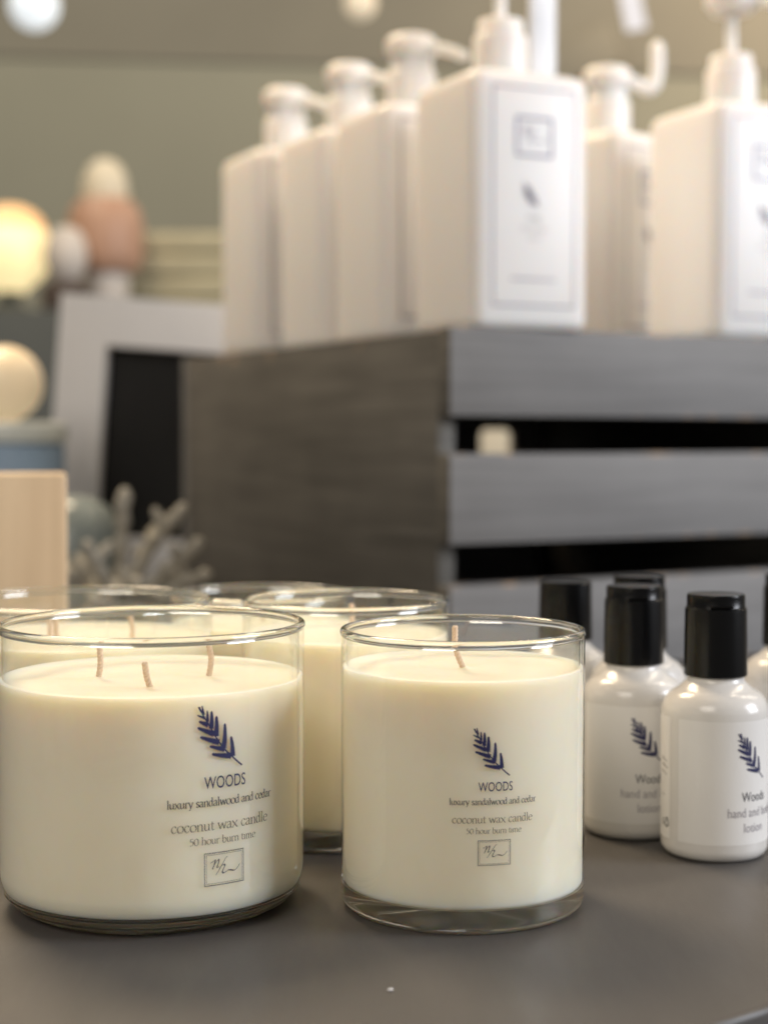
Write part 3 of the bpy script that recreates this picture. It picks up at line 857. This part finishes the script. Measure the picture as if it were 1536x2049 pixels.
PBOT = [  # (near bottom corner x, y), yaw of body, pump raised, spout yaw, upturn, label
    ((.0590, 1.107), 25, .034, 25, False, 'white square pump bottle at the crate corner, bordered label facing out, pump raised'),
    ((-.0013, 1.220), 25, 0, 32, False, 'white square pump bottle with pump pressed down, directly behind the corner bottle'),
    ((-.0508, 1.318), 25, 0, 32, False, 'white square pump bottle third back in the row along the crate side'),
    ((-.1090, 1.412), 25, 0, 32, False, 'white square pump bottle at the far end of the row, beside the white frame'),
    ((.1840, 1.325), 43, 0, 54, True, 'white pump bottle standing back between two bottles, its spout turned up'),
    ((.2425, 1.212), 25, .034, 35, False, 'white square pump bottle cut off by the picture edge, grey stem showing under raised pump'),
]
for (cxy, ya, up, sy, ut, lab) in PBOT:
    a = R(ya); uu = Vector((math.cos(a), math.sin(a))); vv = Vector((-math.sin(a), math.cos(a)))
    c = Vector(cxy) + (uu + vv) * (PB / 2)
    t = empty('pump_bottle', (c.x, c.y, ZT), a)
    pump_body(t); pump_head(t, up, R(sy), ut); pump_label(t)
    tag(t, lab, 'bottle', 'white pump bottles on the crate')

# tall white card standing behind the corner bottle
b = rbox_bm(.0215, .004, .32, .0006, 2, (0, 0, 0))
o = bm_obj('sign_card', b, plain('white_card', (.82, .83, .86), .5, vary=.02)); o.location = (.1170, 1.235, ZT); o.rotation_euler = (0, 0, R(25))
tag(o, 'narrow plain white upright card rising behind the corner pump bottle', 'card')

# ------------------------------------------------------------------ things behind and beside the crate
# white frame with a black board, tilted slightly, standing on the table
def frame_sign():
    t = empty('framed_board', (-.1425, 1.615, .0), 0)
    Wf, Hf, bw, dp = .380, .279, .047, .030
    for nm, bx in (('outer', 0),):
        pass
    V = []
    def ring(w, h, y): return [(-w / 2, y, 0 + (Hf - h) / 2), (w / 2, y, (Hf - h) / 2), (w / 2, y, (Hf + h) / 2), (-w / 2, y, (Hf + h) / 2)]
    V = ring(Wf, Hf, -dp / 2) + ring(Wf - 2 * bw, Hf - 2 * bw, -dp / 2) + ring(Wf - 2 * bw, Hf - 2 * bw, dp / 2) + ring(Wf, Hf, dp / 2)
    F = []
    for a in range(4):
        for i in range(4):
            j = (i + 1) % 4
            b0, b1 = a * 4, ((a + 1) % 4) * 4
            F.append((b0 + i, b0 + j, b1 + j, b1 + i))
    fr = mesh_obj('frame', V, F, M['frame'], t, smooth=False)
    b = rbox_bm(Wf - 2 * bw - .001, .004, Hf - 2 * bw - .001, 0, 1, (0, .006, bw + .0005)); bm_obj('black_panel', b, M['black_board'], t, smooth=False)
    t.rotation_euler = (0, R(4.2), 0)
    t.location.z = .0142
    return t
tag(frame_sign(), 'white framed black board tilted beside the grey crate', 'frame')

b = rbox_bm(.150, .050, .1468, .0018, 3)
o = bm_obj('wooden_block', b, M['block']); o.location = (-.2450, .875, 0); o.rotation_euler = (0, 0, R(12))
tag(o, 'pale tan upright wooden block with soft vertical grain behind the wide candle', 'block')

def coral():
    V, F = [], []
    rn = random.Random(11)
    c = Vector((0, 0, .045))
    rods = [((.004, 0, .10), 0), ((.042, -.01, .092), 0), ((.052, -.012, .071), 0), ((.056, -.01, .052), 0), ((.050, -.02, .036), 0), ((-.016, -.02, .070), 0), ((-.034, -.012, .055), 0), ((-.010, -.035, .040), 0), ((.018, -.036, .050), 0), ((.022, .03, .080), 0), ((-.030, .02, .060), 0), ((.040, .02, .050), 0), ((.030, -.034, .022), 0), ((-.030, -.030, .024), 0)]
    for (tp, _) in rods:
        tp = Vector(tp)
        s = Vector((tp.x * .05, tp.y * .05, .030))
        mid = (s + tp) / 2 + Vector((rn.uniform(-.004, .004), rn.uniform(-.004, .004), rn.uniform(-.002, .005)))
        pth = catmull([s, mid, tp], 8)
        for q in (5, 9, 12):
            if q < len(pth) - 1:
                dr = (Vector((rn.uniform(-1, 1), rn.uniform(-1, 1), rn.uniform(.1, 1))).normalized() + (tp - s).normalized() * .7).normalized()
                tube([pth[q], pth[q] + dr * rn.uniform(.006, .013)], [.0040, .0030], 8, V, F)
        tube(pth, [.0044 + .0009 * math.sin(i * 1.7 + tp.x * 90) for i in range(len(pth))], 10, V, F)
    for i in range(12):
        a = rn.uniform(0, 2 * PI); r = rn.uniform(.004, .038)
        p = Vector((r * math.cos(a), r * math.sin(a), rn.uniform(.0075, .020)))
        tube([p, p + Vector((rn.uniform(-.012, .012), rn.uniform(-.012, .012), rn.uniform(.004, .012)))], .0065, 9, V, F)
    tube([(0, 0, .012), (0, 0, .036)], .016, 14, V, F)
    o = mesh_obj('coral_ornament', V, F, M['coral'], angle=60); o.location = (-.1965, 1.22, .0); o.scale = (1.16, 1.16, 1.24)
    return o
tag(coral(), 'branching grey beige coral ornament with rounded finger tips in front of black board', 'ornament')

V, F = lathe([(0, 0), (.026, 0), (.031, .006), (.040, .030), (.043, .060), (.040, .088), (.030, .108), (.016, .117), (0, .119)], 48)
o = mesh_obj('ceramic_vase', V, F, M['vase']); o.location = (-.2560, 1.36, 0)
tag(o, 'rounded pale blue green glazed pot between wooden block and coral ornament', 'pot')

t = empty('lidded_tin', (-.322, 1.44, 0)); tag(t, 'pale blue tin with grey white lid under the glowing globe', 'tin')
V, F = lathe([(0, 0), (.042, 0), (.043, .001), (.043, .160), (.040, .1623), (0, .1623)], 64); mesh_obj('tin_body', V, F, M['tin'], t)
V, F = lathe([(0, .1625), (.0455, .1625), (.0455, .174), (.044, .178), (.038, .180), (0, .180)], 64); mesh_obj('lid', V, F, M['tin_lid'], t)

M['glow_globe'] = emitter('frosted_globe_glow', (.82, .66, .44, 1), .30)
V, F = lathe([(0, 0), (.012, .0)] + corner(0, .033, .033, -68, 88, 16) + [(0, .066)], 48)
o = mesh_obj('globe_lamp', V, F, M['glow_globe']); o.location = (-.330, 1.44, .1803)
tag(o, 'soft cream glowing globe lamp resting on the pale blue tin', 'lamp')

# far display cabinet with blurred stock
bm = rbox_bm(1.7, .60, 1.285, .004, 2, (-.75, 3.10, -.9)); o = bm_obj('display_cabinet', bm, M['dark'])
tag(o, 'dark slate display cabinet behind the framed board, stock on its top', 'cabinet')
ZC = .3854
t = empty('amber_lamp', (-.690, 3.06, ZC)); tag(t, 'bright amber and yellow glowing lamp on the dark cabinet', 'lamp')
V, F = lathe([(0, 0), (.043, 0), (.040, .016), (.018, .036), (.018, .062), (0, .062)], 32); mesh_obj('lamp_base', V, F, M['dark'], t)
V, F = lathe([(0, .052), (.03, .052)] + corner(0, .128, .076, -60, 32, 12) + [(.0640, .1690), (0, .1690)], 48); mesh_obj('lamp_globe', V, F, emitter('yellow_glow', (1.0, .82, .44, 1), .82), t)
V, F = lathe([(.066, .1680), (.062, .182), (.048, .198), (.025, .209), (0, .212)], 48); mesh_obj('lamp_shade', V, F, emitter('amber_glow', (.95, .58, .27, 1), .60), t)

t = empty('orange_bottle', (-.500, 2.98, ZC)); tag(t, 'coral orange bottle with rounded cream cap and white foot on the dark cabinet', 'bottle')
V, F = lathe([(0, 0), (.036, 0), (.040, .006), (.041, .078), (0, .078)], 48); mesh_obj('foot', V, F, M['offwhite'], t)
V, F = lathe([(0, .0782), (.052, .0782), (.064, .092), (.068, .115), (.068, .165), (.060, .195), (.044, .210), (0, .210)], 48); mesh_obj('bottle_body', V, F, M['orange'], t)
V, F = lathe([(0, .2102), (.040, .2102), (.042, .222), (.038, .250), (.027, .272), (.013, .281), (0, .283)], 48); mesh_obj('cap', V, F, M['cream'], t)

t = empty('knob_jar', (-.548, 2.86, ZC)); tag(t, 'small brown jar topped by an egg shaped off white knob beside the orange bottle', 'jar')
V, F = lathe([(0, 0), (.036, 0), (.043, .006), (.043, .043), (.031, .052), (0, .052)], 40); mesh_obj('jar_body', V, F, M['brown'], t)
V, F = lathe([(0, .0522), (.017, .0525), (.030, .066), (.037, .092), (.034, .120), (.022, .141), (0, .148)], 40); mesh_obj('knob', V, F, M['offwhite'], t)

rn = random.Random(2)
for i in range(4):
    b = rbox_bm(.225 - .006 * (i % 2), .15, .040, .013, 4)
    o = bm_obj('folded_cloth', b, M['towel']); o.location = (-.350 + rn.uniform(-.006, .006), 3.12, ZC + .0403 * i); o.rotation_euler = (0, 0, rn.uniform(-.05, .05))
    tag(o, ['lowest folded cream cloth of the stack on the cabinet', 'second folded cream cloth up in the stack on the cabinet', 'third folded cream cloth up, just under the top of the stack', 'topmost folded cream cloth of the stack on the cabinet'][i], 'cloth', 'folded cream cloths on the cabinet')

# cream carton seen through the crate's hand hole
b = rbox_bm(.16, .05, .215, .003, 2); o = bm_obj('cream_carton', b, M['cream']); o.location = (.145, 1.93, 0)
tag(o, 'cream carton glimpsed through the gap between the crate slats', 'carton')

# pendant lamps far behind
M['soffit'] = plain('brown_grey_board', (.26, .242, .19), .8, .2, vary=.2, scale=2)
bm = rbox_bm(3.6, .006, .30, .002, 1, (0, 0, 0)); o = bm_obj('wall_board', bm, M['soffit']); o.location = (-.6, 3.9955, 1.075); o.rotation_euler = (0, R(1.5), 0)
tag(o, 'long brown grey board along the top of the olive wall', 'board')
bm = rbox_bm(.20, .05, .10, .01, 2); o = bm_obj('wall_shelf', bm, M['soffit']); o.location = (.475, 3.96, 1.02); o.rotation_euler = (0, R(-22), 0)
tag(o, 'short slanted brown bracket on the wall above the hooked spout', 'bracket')

def pendant(loc, r, mat, lab, length=.5):
    t = empty('pendant_lamp', loc); tag(t, lab, 'lamp', 'pendant lamps far behind')
    V, F = lathe([(0, -r)] + corner(0, 0, r, -85, 75, 14) + [(r * .26, r * 1.0), (0, r * 1.02)], 40); mesh_obj('bulb', V, F, mat, t)
    V, F = tube([(0, 0, r), (0, 0, r + length)], .004, 8); mesh_obj('cord', V, F, M['brown'], t)
    V, F = lathe([(0, r * .95), (r * .35, r * .95), (r * .30, r * 1.4), (0, r * 1.45)], 24); mesh_obj('socket', V, F, M['brown'], t)
pendant((-.628, 3.0, .945), .044, emitter('cool_bulb', (.78, .84, .88, 1), .75), 'cool white round pendant lamp against the olive wall')
pendant((-.045, 3.2, 1.000), .030, emitter('warm_bulb', (.80, .68, .50, 1), .5), 'small warm pendant lamp above the pump heads')

def tag_card(loc, w, h, tilt, lab):
    b = rbox_bm(w, .002, h, .0005, 1, (0, 0, -h)); 
    t = empty('hanging_tag', loc); tag(t, lab, 'tag', 'white hanging tags')
    o = bm_obj('paper', b, M['white_tag'], t)
    V, F = tube([(0, 0, -.002), (0, 0, .60)], .0012, 6); mesh_obj('string', V, F, M['offwhite'], t)
    t.rotation_euler = (0, tilt, R(20))
M['white_tag'] = plain('white_paper', (.78, .77, .80), .6, vary=.03)
tag_card((.330, 2.35, .86), .034, .12, R(-14), 'slim white paper tag hanging above the bottle with upturned spout')

b = bmesh.new(); bmesh.ops.create_icosphere(b, subdivisions=2, radius=.0007)
rn = random.Random(9)
for q in b.verts: q.co = Vector((q.co.x * 1.3 * rn.uniform(.7, 1.2), q.co.y * rn.uniform(.7, 1.2), (q.co.z + .0011) * .45))
o = bm_obj('wax_crumb', b, M['white_tag']); o.location = (.0019, .4855, 0)
tag(o, 'tiny white crumb on the bare table in front of the candles', 'crumb')
